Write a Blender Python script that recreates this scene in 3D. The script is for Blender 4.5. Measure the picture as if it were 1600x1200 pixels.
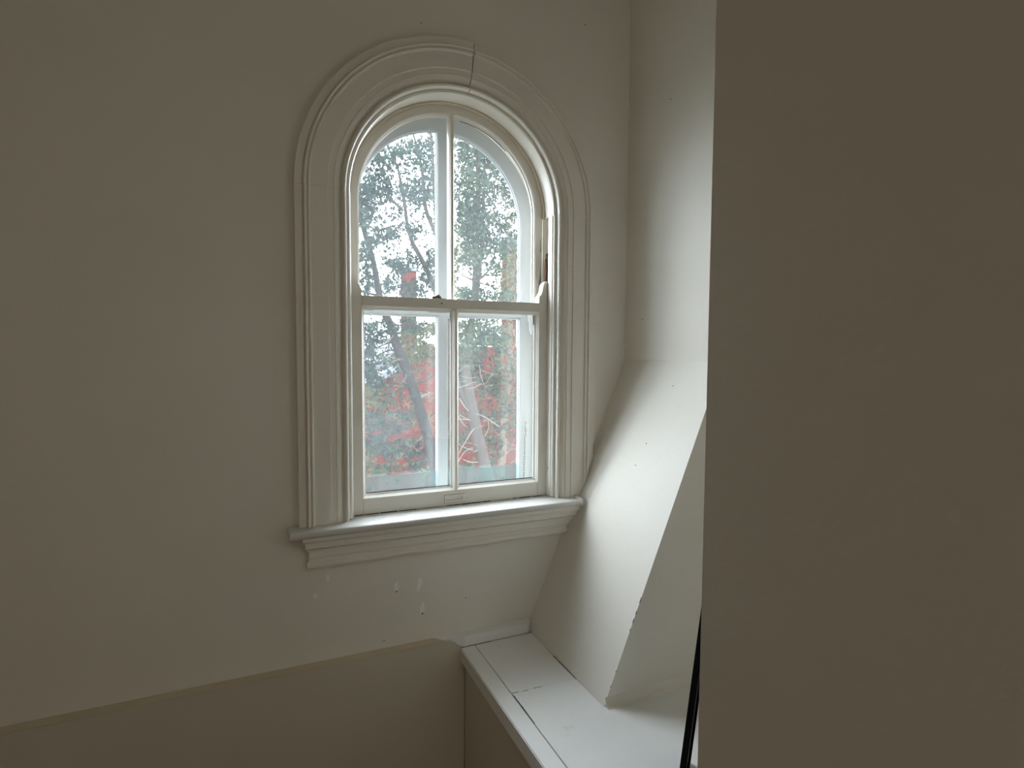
import bpy, bmesh, math, random
from mathutils import Vector, Matrix
random.seed(7)
D = bpy.data; SC = bpy.context.scene; COL = SC.collection
for o in list(D.objects): D.objects.remove(o)
sin, cos, pi = math.sin, math.cos, math.pi

# ------------------------------------------------------------------ camera
FPX = 893.0; PITCH = math.radians(3.25); ROLL = math.radians(0.32); YAW = math.radians(24.15)
CAM = Vector((0, -2.0, 1.7))
F0 = Vector((sin(YAW), cos(YAW), 0)); R0 = Vector((cos(YAW), -sin(YAW), 0)); U0 = Vector((0, 0, 1))
FW = F0*cos(PITCH) - U0*sin(PITCH); U1 = U0*cos(PITCH) + F0*sin(PITCH)
RT = R0*cos(ROLL) + U1*sin(ROLL); UP = U1*cos(ROLL) - R0*sin(ROLL)
cd = D.cameras.new('camera'); cam = D.objects.new('camera', cd); COL.objects.link(cam)
cd.sensor_fit = 'HORIZONTAL'; cd.sensor_width = 36.0; cd.lens = FPX/1600*36.0
cd.clip_start = 0.02; cd.clip_end = 300
M = Matrix((RT, UP, -FW)).transposed().to_4x4(); M.translation = CAM
cam.matrix_world = M; SC.camera = cam

def at(x, y, Y):
    """the point of the vertical plane at depth Y that the photograph shows at pixel x, y"""
    d = FW + RT*((x-800)/FPX) + UP*((600-y)/FPX)
    return CAM + d*((Y-CAM.y)/d.y)

# ------------------------------------------------------------------ light
w = D.worlds.new('overcast sky'); SC.world = w; w.use_nodes = True
bg = w.node_tree.nodes['Background']; bg.inputs[0].default_value = (0.87, 0.94, 1.0, 1); bg.inputs[1].default_value = 11.5
sd = D.lights.new('hazy_sun', 'SUN'); sd.energy = 0.4; sd.angle = math.radians(28); sd.color = (1.0, 0.90, 0.74)
sun = D.objects.new('hazy_sun', sd); COL.objects.link(sun)
sun.rotation_euler = Vector((0.64, -0.575, -0.50)).to_track_quat('-Z', 'Y').to_euler(); sun.location = (-4, 4, 9)
pd = D.lights.new('window_portal', 'AREA'); pd.shape = 'RECTANGLE'; pd.size = 0.80; pd.size_y = 1.58
portal = D.objects.new('window_portal', pd); COL.objects.link(portal); portal.location = (0.684, 0.262, 1.87)
portal.rotation_euler = (-pi/2, 0, 0); pd.cycles.is_portal = True
ld = D.lights.new('fill_light', 'AREA'); ld.shape = 'DISK'; ld.size = 0.45; ld.energy = 5.2; ld.color = (1.0, 0.95, 0.87)  # added unseen fill behind the camera, lifts the dim window wall
fill = D.objects.new('fill_light', ld); COL.objects.link(fill); fill.location = (0.22, -3.7, 3.3)
SC.view_settings.view_transform = 'Standard'; SC.view_settings.look = 'None'
SC.view_settings.exposure = 0.51; SC.view_settings.gamma = 1.0; SC.view_settings.use_curve_mapping = False
SC.cycles.max_bounces = 14; SC.cycles.diffuse_bounces = 8; SC.cycles.transparent_max_bounces = 16
SC.cycles.caustics_reflective = False; SC.cycles.caustics_refractive = False
SC.cycles.sample_clamp_indirect = 6.0

# ------------------------------------------------------------------ materials
def newmat(name):
    m = D.materials.new(name); m.use_nodes = True; nt = m.node_tree
    return m, nt, nt.nodes, nt.links, nt.nodes['Principled BSDF']
def paint(name, col, rough=0.5, var=0.06, scale=3.0, bump=0.15, bscale=60, grime=0.0, gcol=(0.25, 0.19, 0.12), gscale=14, stretch=(1, 1, 1), spec=0.4):
    m, nt, N, L, P = newmat(name)
    tc = N.new('ShaderNodeTexCoord'); mp = N.new('ShaderNodeMapping'); mp.inputs['Scale'].default_value = stretch
    L.new(tc.outputs['Object'], mp.inputs[0])
    n1 = N.new('ShaderNodeTexNoise'); n1.inputs['Scale'].default_value = scale; n1.inputs['Detail'].default_value = 6
    L.new(mp.outputs[0], n1.inputs['Vector'])
    mx = N.new('ShaderNodeMix'); mx.data_type = 'RGBA'
    mx.inputs['A'].default_value = (*[c*(1-var) for c in col], 1); mx.inputs['B'].default_value = (*[min(1, c*(1+var)) for c in col], 1)
    L.new(n1.outputs['Fac'], mx.inputs['Factor']); last = mx.outputs['Result']
    if grime > 0:
        n2 = N.new('ShaderNodeTexNoise'); n2.inputs['Scale'].default_value = gscale; n2.inputs['Detail'].default_value = 10; n2.inputs['Roughness'].default_value = 0.7
        L.new(mp.outputs[0], n2.inputs['Vector'])
        r = N.new('ShaderNodeValToRGB'); r.color_ramp.elements[0].position = 0.64; r.color_ramp.elements[1].position = 0.80
        r.color_ramp.elements[0].color = (0, 0, 0, 1); r.color_ramp.elements[1].color = (grime, grime, grime, 1)
        L.new(n2.outputs['Fac'], r.inputs[0])
        m2 = N.new('ShaderNodeMix'); m2.data_type = 'RGBA'; m2.inputs['B'].default_value = (*gcol, 1)
        L.new(r.outputs[0], m2.inputs['Factor']); L.new(last, m2.inputs['A']); last = m2.outputs['Result']
    L.new(last, P.inputs['Base Color'])
    P.inputs['Roughness'].default_value = rough; P.inputs['Specular IOR Level'].default_value = spec
    if bump > 0:
        n3 = N.new('ShaderNodeTexNoise'); n3.inputs['Scale'].default_value = bscale; n3.inputs['Detail'].default_value = 4
        L.new(mp.outputs[0], n3.inputs['Vector'])
        b = N.new('ShaderNodeBump'); b.inputs['Strength'].default_value = bump; b.inputs['Distance'].default_value = 0.002
        L.new(n3.outputs['Fac'], b.inputs['Height']); L.new(b.outputs[0], P.inputs['Normal'])
    return m
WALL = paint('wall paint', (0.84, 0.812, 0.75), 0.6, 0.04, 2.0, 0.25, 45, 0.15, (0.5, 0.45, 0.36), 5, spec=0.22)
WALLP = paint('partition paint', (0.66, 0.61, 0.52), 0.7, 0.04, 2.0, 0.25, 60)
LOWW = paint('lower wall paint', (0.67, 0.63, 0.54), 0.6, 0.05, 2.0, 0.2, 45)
TRIM = paint('trim paint', (0.83, 0.80, 0.73), 0.36, 0.04, 8, 0.12, 90, 0.35, (0.38, 0.31, 0.22), 22)
SASH = paint('sash paint', (0.82, 0.79, 0.72), 0.38, 0.05, 9, 0.12, 90, 0.45, (0.32, 0.26, 0.2), 26)
STOOL = paint('stool paint', (0.68, 0.67, 0.64), 0.42, 0.05, 6, 0.15, 60, 0.5, (0.36, 0.27, 0.2), 24)
LEDGE = paint('ledge paint', (0.86, 0.865, 0.855), 0.38, 0.06, 5, 0.3, 35, 0.5, (0.45, 0.40, 0.32), 9)
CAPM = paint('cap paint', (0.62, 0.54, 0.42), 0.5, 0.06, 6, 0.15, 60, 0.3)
PATCH = paint('filler', (0.97, 0.96, 0.93), 0.8, 0.10, 60, 0.3, 90)
STORM = paint('storm frame paint', (0.60, 0.63, 0.66), 0.5, 0.05, 8, 0.15, 50, 0.35, (0.45, 0.42, 0.38), 20)
DARK = paint('dark gap', (0.02, 0.017, 0.014), 0.9, 0.1, 10, 0)
BRASS = paint('old painted brass', (0.16, 0.11, 0.06), 0.5, 0.5, 90, 0.3, 120, spec=0.6)
STEEL = paint('weathered steel', (0.22, 0.19, 0.16), 0.5, 0.3, 120, 0.1)
CORD = paint('bare sash cord', (0.62, 0.36, 0.20), 0.9, 0.2, 90, 0.5, 200)
BLACK = paint('black lacquer', (0.005, 0.005, 0.006), 0.55, 0.1, 10, 0, spec=0.06)
ROOFM = paint('grey slate', (0.0806, 0.0868, 0.0992), 0.8, 0.2, 3, 0.2, 10, spec=0.1)
GROUND = paint('winter ground', (0.0620, 0.0527, 0.0372), 0.95, 0.3, 0.8, 0.2, 4, spec=0.0)
def bark(name, c):
    m = paint(name, c, 0.95, 0.35, 9, 0.8, 12, stretch=(3, 3, 0.5), spec=0.03); return m
BARK = [bark('grey bark', (0.0310, 0.0260, 0.0229)), bark('pale bark', (0.034, 0.028, 0.024)), bark('reddish bark', (0.0713, 0.0496, 0.0372)), bark('dark bark', (0.0211, 0.0198, 0.0186))]
TWIG = bark('bare twig', (0.08, 0.07, 0.056))
def leafmat(name, c1, c2):
    m, nt, N, L, P = newmat(name)
    tc = N.new('ShaderNodeTexCoord'); n = N.new('ShaderNodeTexNoise'); n.inputs['Scale'].default_value = 4.5; n.inputs['Detail'].default_value = 7; n.inputs['Roughness'].default_value = 0.75
    L.new(tc.outputs['Object'], n.inputs['Vector'])
    r = N.new('ShaderNodeValToRGB'); r.color_ramp.elements[0].position = 0.38; r.color_ramp.elements[1].position = 0.62
    r.color_ramp.elements[0].color = (*[c*0.55 for c in c1], 1); r.color_ramp.elements[1].color = (*[c*1.6 for c in c2], 1); L.new(n.outputs['Fac'], r.inputs[0])
    P.inputs['Roughness'].default_value = 0.8; P.inputs['Specular IOR Level'].default_value = 0.02; L.new(r.outputs[0], P.inputs['Base Color'])
    t = N.new('ShaderNodeBsdfTranslucent'); L.new(r.outputs[0], t.inputs[0])
    mx = N.new('ShaderNodeMixShader'); mx.inputs[0].default_value = 0.3
    L.new(P.outputs[0], mx.inputs[1]); L.new(t.outputs[0], mx.inputs[2]); L.new(mx.outputs[0], N['Material Output'].inputs[0])
    return m
LEAF = [leafmat('dark cedar', (0.0130, 0.0204, 0.0177), (0.0232, 0.0335, 0.0270)),
        leafmat('green cedar', (0.0186, 0.0279, 0.0186), (0.0335, 0.0418, 0.0261)),
        leafmat('olive cedar', (0.0335, 0.0390, 0.0204), (0.0605, 0.0595, 0.0307))]
def glassmat(name, veil, tint=(0.975, 0.985, 0.99)):
    m, nt, N, L, P = newmat(name); N.remove(P)
    tr = N.new('ShaderNodeBsdfTransparent'); tr.inputs[0].default_value = (*tint, 1)
    gl = N.new('ShaderNodeBsdfGlossy'); gl.inputs['Roughness'].default_value = 0.02
    tl = N.new('ShaderNodeBsdfTranslucent'); tl.inputs[0].default_value = (0.88, 0.94, 1.0, 1)
    lw_ = N.new('ShaderNodeLayerWeight'); lw_.inputs[0].default_value = 0.5
    pw_ = N.new('ShaderNodeMath'); pw_.operation = 'POWER'; pw_.inputs[1].default_value = 5; L.new(lw_.outputs['Facing'], pw_.inputs[0])
    fr = N.new('ShaderNodeMath'); fr.operation = 'MULTIPLY_ADD'; fr.inputs[1].default_value = 0.90; fr.inputs[2].default_value = 0.03; L.new(pw_.outputs[0], fr.inputs[0])
    tc = N.new('ShaderNodeTexCoord'); n = N.new('ShaderNodeTexNoise'); n.inputs['Scale'].default_value = 6; n.inputs['Detail'].default_value = 8
    mr = N.new('ShaderNodeMapRange'); mr.inputs[1].default_value = 0.35; mr.inputs[2].default_value = 0.7
    mr.inputs[3].default_value = veil*0.7; mr.inputs[4].default_value = veil*1.35
    L.new(tc.outputs['Object'], n.inputs['Vector']); L.new(n.outputs['Fac'], mr.inputs[0])
    m1 = N.new('ShaderNodeMixShader'); m2 = N.new('ShaderNodeMixShader')
    L.new(mr.outputs[0], m1.inputs[0]); L.new(tr.outputs[0], m1.inputs[1]); L.new(tl.outputs[0], m1.inputs[2])
    L.new(fr.outputs[0], m2.inputs[0]); L.new(m1.outputs[0], m2.inputs[1]); L.new(gl.outputs[0], m2.inputs[2])
    L.new(m2.outputs[0], N['Material Output'].inputs[0]); return m
GLASS = glassmat('window glass', 0.007)
GLASS_S = glassmat('storm glass with dust', 0.011)
HAZE = glassmat('hazy strip glass', 0.022, (0.62, 0.74, 0.72))
def brickmat():
    m, nt, N, L, P = newmat('red brick')
    tc = N.new('ShaderNodeTexCoord'); mp = N.new('ShaderNodeMapping'); mp.inputs['Rotation'].default_value = (pi/2, 0, 0)
    b = N.new('ShaderNodeTexBrick'); b.inputs['Scale'].default_value = 1.0
    b.inputs['Color1'].default_value = (0.056, 0.0068, 0.0045, 1); b.inputs['Color2'].default_value = (0.040, 0.0052, 0.0038, 1); b.inputs['Mortar'].default_value = (0.065, 0.021, 0.016, 1)
    b.inputs['Mortar Size'].default_value = 0.014; b.inputs['Brick Width'].default_value = 0.24; b.inputs['Row Height'].default_value = 0.085
    L.new(tc.outputs['Object'], mp.inputs[0]); L.new(mp.outputs[0], b.inputs['Vector']); L.new(b.outputs[0], P.inputs['Base Color']); P.inputs['Roughness'].default_value = 0.9; P.inputs['Specular IOR Level'].default_value = 0.0
    return m
BRICK = brickmat()
def mirrormat():
    m, nt, N, L, P = newmat('dim mirror glass'); P.inputs['Base Color'].default_value = (0.16, 0.17, 0.20, 1); P.inputs['Roughness'].default_value = 0.3; P.inputs['Metallic'].default_value = 0.6
    return m
MIRROR = mirrormat()

# ------------------------------------------------------------------ helpers
def obj(name, bm, mat, parent=None, smooth=False, angle=40):
    me = D.meshes.new(name)
    bmesh.ops.remove_doubles(bm, verts=bm.verts, dist=1e-5)
    bmesh.ops.recalc_face_normals(bm, faces=bm.faces)
    if smooth:
        for f in bm.faces: f.smooth = True
    bm.to_mesh(me); bm.free()
    if smooth:
        me.set_sharp_from_angle(angle=math.radians(angle))
    me.materials.append(mat)
    o = D.objects.new(name, me); COL.objects.link(o)
    if parent:
        o.parent = parent; o.matrix_parent_inverse = parent.matrix_world.inverted()
    return o
def empty(name, loc=(0, 0, 0), parent=None):
    o = D.objects.new(name, None); COL.objects.link(o); o.empty_display_size = 0.1
    o.matrix_world = Matrix.Translation(loc)
    if parent:
        o.parent = parent; o.matrix_parent_inverse = parent.matrix_world.inverted()
    o['_w'] = 1; del o['_w']
    return o
def tag(o, label=None, cat=None, group=None, kind=None):
    if label: o['label'] = label
    if cat: o['category'] = cat
    if group: o['group'] = group
    if kind: o['kind'] = kind
    return o
def box(bm, x0, x1, y0, y1, z0, z1, bev=0):
    t = bmesh.new(); bmesh.ops.create_cube(t, size=1)
    for v in t.verts: v.co = ((x0+x1)/2+v.co.x*(x1-x0), (y0+y1)/2+v.co.y*(y1-y0), (z0+z1)/2+v.co.z*(z1-z0))
    if bev: bmesh.ops.bevel(t, geom=t.edges[:], offset=bev, segments=2, affect='EDGES', profile=0.7)
    add(bm, t)
def add(bm, t):
    vm = {v: bm.verts.new(v.co) for v in t.verts}
    for f in t.faces:
        try: bm.faces.new([vm[v] for v in f.verts])
        except ValueError: pass
    t.free()
def prism(bm, poly, axis, a, b):
    """poly of 2D points extruded along axis ('x': poly=(y,z); 'y': poly=(x,z); 'z': poly=(x,y))"""
    f = {'x': lambda p, t: (t, p[0], p[1]), 'y': lambda p, t: (p[0], t, p[1]), 'z': lambda p, t: (p[0], p[1], t)}[axis]
    A = [bm.verts.new(f(p, a)) for p in poly]; B = [bm.verts.new(f(p, b)) for p in poly]
    n = len(poly)
    for i in range(n): bm.faces.new((A[i], A[(i+1) % n], B[(i+1) % n], B[i]))
    bm.faces.new(A); bm.faces.new(B[::-1])
def one(fn, *a, **k):
    bm = bmesh.new(); fn(bm, *a, **k); return bm
XC, ZS = 0.684, 2.232
def sweep(bm, prof, path):
    """closed profile (w, Y) swept along path of (cx, cz, dx, dz) frames: position = c + w*d"""
    rings = []
    for (cx, cz, dx, dz) in path:
        rings.append([bm.verts.new((cx+w_*dx, Y, cz+w_*dz)) for (w_, Y) in prof])
    n = len(prof)
    for a, b in zip(rings, rings[1:]):
        for i in range(n): bm.faces.new((a[i], a[(i+1) % n], b[(i+1) % n], b[i]))
    bm.faces.new(rings[0][::-1]); bm.faces.new(rings[-1])
def arcpath(a0, a1, n, zs=ZS):
    return [(XC, zs, cos(math.radians(a0+(a1-a0)*i/n)), sin(math.radians(a0+(a1-a0)*i/n))) for i in range(n+1)]
def legpath(side, z0, z1):
    return [(XC, z0, side, 0), (XC, z1, side, 0)]
def upath(zb, n=56, zs=ZS):
    return [(XC, zb, -1, 0)] + arcpath(180, 0, n, zs) + [(XC, zb, 1, 0)]
SLA = math.radians(22.65)
def slantx(z): return 1.4148 - (1.671-z)*math.tan(SLA) if z < 1.671 else 1.4148
def clip_slant(bm, gap=0.0015):
    """cut off what would run into the sloping wall and the side wall above it"""
    for co, no in (((1.4148-gap, 0, 1.671), (cos(SLA), 0, -sin(SLA))), ((1.4148-gap, 0, 0), (1, 0, 0))):
        g = bm.verts[:]+bm.edges[:]+bm.faces[:]
        r = bmesh.ops.bisect_plane(bm, geom=g, plane_co=co, plane_no=no, clear_outer=True)
        ed = [e for e in r['geom_cut'] if isinstance(e, bmesh.types.BMEdge)]
        if ed:
            try: bmesh.ops.contextual_create(bm, geom=ed)
            except Exception: pass
def tube(bm, pts, r, sides=7, cap=True):
    """pts: vectors; r: radius or list"""
    n = len(pts); R = r if isinstance(r, (list, tuple)) else [r]*n
    rings = []; prev = None
    for i, p in enumerate(pts):
        t = (pts[min(i+1, n-1)]-pts[max(i-1, 0)]).normalized()
        u = t.orthogonal().normalized() if prev is None else (prev - t*prev.dot(t)).normalized()
        prev = u; v = t.cross(u)
        rings.append([bm.verts.new(p+(u*cos(2*pi*k/sides)+v*sin(2*pi*k/sides))*R[i]) for k in range(sides)])
    for a, b in zip(rings, rings[1:]):
        for k in range(sides): bm.faces.new((a[k], a[(k+1) % sides], b[(k+1) % sides], b[k]))
    if cap: bm.faces.new(rings[0][::-1]); bm.faces.new(rings[-1])
def smoothline(pts, rr, sub=4):
    out, ro = [], []
    n = len(pts)
    for i in range(n-1):
        p0, p1, p2, p3 = pts[max(i-1, 0)], pts[i], pts[i+1], pts[min(i+2, n-1)]
        for s in range(sub):
            t = s/sub
            out.append(0.5*((2*p1)+(p2-p0)*t+(2*p0-5*p1+4*p2-p3)*t*t+(3*p1-p0-3*p2+p3)*t**3)); ro.append(rr[i]+(rr[i+1]-rr[i])*t)
    out.append(pts[-1]); ro.append(rr[-1]); return out, ro

CEIL = 3.5; XL = -1.7; XR = 2.4; YB = -5.0; XP = 0.60; YP = -1.353; YF = -0.553; ZL = 0.600
# ------------------------------------------------------------------ the room shell
def arch_wall(bm, x0, x1, z0, z1, zb, rad, zs, y0, y1, n=48):
    hole = [(XC-rad, zb)]+[(XC+rad*cos(math.radians(180-180*i/n)), zs+rad*sin(math.radians(180-180*i/n))) for i in range(n+1)]+[(XC+rad, zb)]
    for Y in (y0, y1):
        H = [bm.verts.new((x, Y, z)) for x, z in hole]; m = len(H)
        c = [bm.verts.new((x, Y, z)) for x, z in ((x0, z0), (x0, zb), (x0, zs), (x0, z1), (XC, z1), (x1, z1), (x1, zs), (x1, zb), (x1, z0))]
        bm.faces.new((c[0], c[1], H[0], H[-1], c[7], c[8]))
        bm.faces.new((c[1], c[2], H[1], H[0])); bm.faces.new((c[7], c[6], H[-2], H[-1]))
        q = 1+n//2
        # fans to the upper corners
        for i in range(1, q): bm.faces.new((H[i], H[i+1], c[3]))
        bm.faces.new((c[2], c[3], H[1])); bm.faces.new((H[q], c[4], c[3]))
        for i in range(q, m-2): bm.faces.new((H[i], H[i+1], c[5]))
        bm.faces.new((H[q], c[5], c[4])); bm.faces.new((H[-2], c[5], c[6]))
        if Y == y0: A = H
        else: B = H
    m = len(A)
    for i in range(m): bm.faces.new((A[i], A[(i+1) % m], B[(i+1) % m], B[i]))
bm = bmesh.new(); arch_wall(bm, XL-0.2, XR+0.2, -0.2, CEIL+0.2, 1.06, 0.405, ZS, 0.0, 0.17)
wall = obj('wall_front', bm, WALL); tag(wall, 'pale painted wall around the arched window', kind='structure')
def blob(bm, cx, cz, rx, rz, tilt=0, n=16, y=-0.0006):
    vs = []
    for k in range(n):
        a = 2*pi*k/n; rr = 1+random.uniform(-.16, .16)
        x = rx*cos(a)*rr; z = rz*sin(a)*rr
        vs.append((cx+x*cos(tilt)+z*sin(tilt), cz-x*sin(tilt)+z*cos(tilt)))
    prism(bm, vs, 'y', y, y+0.001)
for (px, py, rx, rz, tl) in ((619, 917, .008, .020, 0.05), (655, 913, .008, .026, 0.25), (660, 951, .009, .024, 0.08), (512, 903, .006, .013, 0), (493, 931, .006, .008, 0)):
    p = at(px, py, 0); bm = bmesh.new(); blob(bm, p.x, p.z, rx, rz, tl)
    obj('filler_patch', bm, PATCH, wall)
for (px, py, r) in ((619.5, 924, .0028), (660, 958.5, .003), (658, 36, .002), (914, 39, .002), (728, 934, .002), (600, 1001, .002)):
    p = at(px, py, 0); bm = bmesh.new(); blob(bm, p.x, p.z, r, r, 0, 10, -0.0012)
    obj('nail_hole', bm, DARK, wall)
# lower part of the wall standing proud, with its cap
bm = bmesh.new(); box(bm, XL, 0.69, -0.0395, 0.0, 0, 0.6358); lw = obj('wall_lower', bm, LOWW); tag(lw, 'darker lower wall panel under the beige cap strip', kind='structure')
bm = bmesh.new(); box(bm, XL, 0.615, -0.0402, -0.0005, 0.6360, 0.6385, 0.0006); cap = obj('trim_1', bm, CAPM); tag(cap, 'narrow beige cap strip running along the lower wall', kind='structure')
# greyer painted end of the cap above the ledge, rounded at its far end
bm = bmesh.new()
pl = [(0.62, -0.0405), (0.93, -0.0405), (0.953, -0.038), (0.967, -0.027), (0.97, -0.012), (0.97, -0.0005), (0.58, -0.0005)]
prism(bm, [(0.6905, y) if 0 else (x, y) for x, y in pl], 'z', 0.6362, 0.6392); prism(bm, [(0.6905, -0.0405)]+pl[1:-1]+[(0.6905, -0.0005)], 'z', 0.6012, 0.6362); clip_slant(bm); bmesh.ops.bevel(bm, geom=[e for e in bm.edges if all(abs(v.co.z-0.6376) < 1e-5 for v in e.verts)], offset=0.0005, segments=1, affect='EDGES')
prism(bm, [(0.632, 0.6361), (0.650, 0.628), (0.668, 0.612), (0.6905, 0.6012), (0.6905, 0.6361)], 'y', -0.0401, -0.0390)
cap2 = obj('trim_2', bm, LEDGE); tag(cap2, 'grey painted rounded end of the wall cap above the ledge', kind='structure')
# right side: vertical wall, sloping below
bm = bmesh.new(); prism(bm, [(1.4148, CEIL), (1.4148, 1.671), (0.968, 0.600), (0.968, 0.45), (XR, 0.45), (XR, CEIL)], 'y', YF, -0.0003)
sw = obj('wall_right', bm, WALL); tag(sw, 'side wall that turns into a slope down to the ledge', kind='structure')
bm = bmesh.new(); box(bm, XR, XR+0.15, YP-0.2, 0, 0, CEIL); o = obj('wall_far_right', bm, WALL); tag(o, 'side wall hidden behind the near partition', kind='structure')
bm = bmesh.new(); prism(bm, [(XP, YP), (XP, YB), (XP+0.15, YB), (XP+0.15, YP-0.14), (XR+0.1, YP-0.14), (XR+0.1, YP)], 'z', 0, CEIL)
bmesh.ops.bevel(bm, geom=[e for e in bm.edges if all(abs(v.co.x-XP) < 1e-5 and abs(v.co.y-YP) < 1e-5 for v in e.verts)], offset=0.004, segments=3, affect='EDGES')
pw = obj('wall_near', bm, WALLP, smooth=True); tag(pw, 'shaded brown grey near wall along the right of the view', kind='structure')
bm = bmesh.new(); box(bm, XL-0.15, XL, YB, 0, 0, CEIL); o = obj('wall_left', bm, WALL); tag(o, 'left wall of the landing', kind='structure')
bm = bmesh.new(); box(bm, XL-0.15, XR+0.1, YB-0.15, YB, 0, CEIL); o = obj('wall_back', bm, WALL); tag(o, 'wall behind the viewer', kind='structure')
bm = bmesh.new(); box(bm, XL-0.15, XR+0.15, YB-0.15, 0, -0.1, 0); o = obj('floor', bm, paint('floor boards', (0.30, 0.20, 0.12), 0.5, 0.2, 4, 0.1, stretch=(1, 8, 1))); tag(o, 'brown wooden floor', kind='structure')
bm = bmesh.new(); box(bm, XL-0.15, XR+0.15, YB-0.15, 0, CEIL, CEIL+0.1); o = obj('ceiling', bm, WALL); tag(o, 'pale ceiling', kind='structure')

# ledge
lg = empty('trim_3', (0.7, -0.7, 0.0)); tag(lg, 'white painted boxed ledge under the sloping wall', kind='structure')
bm = bmesh.new(); box(bm, 0.692, 0.712, YP, -0.0365, 0, 0.545); obj('side_panel', bm, LOWW, lg)
bm = bmesh.new(); box(bm, 0.676, 0.692, YP, -0.0365, 0.548, 0.5955, 0.0015); obj('fascia', bm, LEDGE, lg)
def quadboard(pts, z0, z1, bev=0.0015):
    bm = bmesh.new(); prism(bm, pts, 'z', z0, z1)
    bmesh.ops.bevel(bm, geom=bm.edges[:], offset=bev, segments=2, affect='EDGES'); return bm
obj('edge_board', quadboard([(0.6725, -0.0425), (0.7315, -0.0345), (0.7342, YP), (0.680, YP)], 0.590, ZL+0.0006, 0.003), LEDGE, lg, True)
obj('top_board', quadboard([(0.7327, -0.042), (0.966, -0.042), (0.966, YF), (0.966, -0.375), (0.7345, -0.367)][:2]+[(0.9665, -0.3836), (0.7342, -0.3761)], 0.582, ZL, 0.0003), LEDGE, lg)
obj('top_board', quadboard([(0.7345, -0.3763), (0.9665, -0.3838), (0.9665, YF-0.001), (XR, YF-0.001), (XR, YP), (0.7362, YP)], 0.582, ZL-0.0002, 0.0003), LEDGE, lg)
# open joint in the ledge
bm = bmesh.new(); box(bm, 0.728, 0.737, YP, -0.045, 0.575, 0.580); obj('joint', bm, DARK, lg)
# cracked caulk line along the foot of the slope, and soft cove of caulk by the far face
def crack(bm, pts, wd, z):
    for a, b in zip(pts, pts[1:]):
        a, b = Vector(a), Vector(b); d = (b-a).normalized(); n = Vector((-d.y, d.x, 0))*wd*random.uniform(.6, 1)
        vs = [a+n, b+n*.7, b-n*.7, a-n]
        prism(bm, [(v.x, v.y) for v in vs], 'z', z, z+0.0008)
bm = bmesh.new(); crack(bm, [(0.9645, -0.23-0.02*i+0.0, 0) for i in range(9)], 0.0016, ZL); obj('crack', bm, DARK, lg)
bm = bmesh.new(); crack(bm, [(0.7345, -0.39-0.03*i, 0) for i in range(6)], 0.0016, ZL+0.0002); obj('crack', bm, DARK, lg)
bm = bmesh.new(); crack(bm, [(0.735, -0.3765, 0), (0.747, -0.3765, 0), (0.757, -0.3772, 0)], 0.0008, ZL); crack(bm, [(0.770, -0.381, 0), (0.79, -0.380, 0)], 0.0007, ZL); crack(bm, [(0.81, -0.379, 0), (0.84, -0.380, 0)], 0.0006, ZL); obj('crack', bm, DARK, lg)
bm = bmesh.new(); crack(bm, [(0.676+0.02*i, -0.0425, 0) for i in range(7)], 0.001, ZL+0.0004); obj('crack', bm, DARK, lg)
bm = bmesh.new(); prism(bm, [(YF, ZL-0.001), (YF-0.022, ZL+0.0002), (YF-0.012, ZL+0.004), (YF-0.005, ZL+0.012), (YF, ZL+0.028)], 'x', 0.972, XR-0.02); obj('caulk_cove', bm, WALL, lg, True)
# edge chips on the outer corner of the slope
bm = bmesh.new()
for z, h in ((0.905, .02), (0.872, .012), (0.845, .016), (0.822, .008), (0.70, .005), (0.655, .006)):
    x = slantx(z); prism(bm, [(x-0.0004, z), (x+h*.2+0.0015, z+h*.4), (x+h*.4173-0.0004, z+h)], 'y', YF-0.0004, YF+0.0012)
obj('chip', bm, DARK, sw)
# tiny marks on the side walls
for px, py in ((1004, 499), (1048, 155), (1052, 603), (993, 727), (1010, 693)):
    d = FW+RT*((px-800)/FPX)+UP*((600-py)/FPX)
    if py < 560: q = CAM+d*((1.4148-CAM.x)/d.x); nrm = Vector((-1, 0, 0))
    else:
        n = Vector((-cos(SLA), 0, sin(SLA))); q = CAM+d*(((Vector((1.4148, 0, 1.671))-CAM).dot(n))/d.dot(n)); nrm = n
    bm = bmesh.new(); bmesh.ops.create_icosphere(bm, subdivisions=1, radius=0.0022, matrix=Matrix.Translation(q)); obj('nail_hole', bm, DARK, sw)

# ------------------------------------------------------------------ the window
W = empty('window_1', (XC, 0, 1.1)); tag(W, 'arched white wooden sash window with moulded casing', kind='structure')
# casing profile (w, Y): outer fillet, bead, flat, step, cove, inner bead
CP = [(0.564, 0.0), (0.564, -0.0285), (0.5625, -0.0305), (0.5400, -0.0310), (0.5385, -0.0270), (0.5370, -0.0270), (0.5365, -0.0395), (0.5330, -0.0430), (0.5285, -0.0415), (0.5262, -0.0360),
      (0.5250, -0.0330), (0.5235, -0.0330), (0.5225, -0.0385), (0.5190, -0.0400), (0.5155, -0.0380), (0.5135, -0.0300), (0.4640, -0.0300), (0.4612, -0.0300), (0.4600, -0.0245), (0.4420, -0.0240),
      (0.4400, -0.0255), (0.4380, -0.0245), (0.4370, -0.0215), (0.4330, -0.0205), (0.4265, -0.0165), (0.4225, -0.0100), (0.4195, -0.0035), (0.4175, -0.0035), (0.4165, -0.0090), (0.4130, -0.0170), (0.4080, -0.0215), (0.4030, -0.0190),
      (0.4000, -0.0120), (0.3990, 0.0)]
ZC = 1.1175
def casing(path, nm='casing'):
    bm = bmesh.new(); sweep(bm, CP, path); clip_slant(bm); return obj(nm, bm, TRIM, W, True, 28)
G = 0.14
casing(legpath(-1, ZC, ZS-0.0006)); casing(legpath(1, ZC, ZS-0.0006))
casing(arcpath(180, 85.6, 44)); casing(arcpath(85.15, 0, 44))
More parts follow.
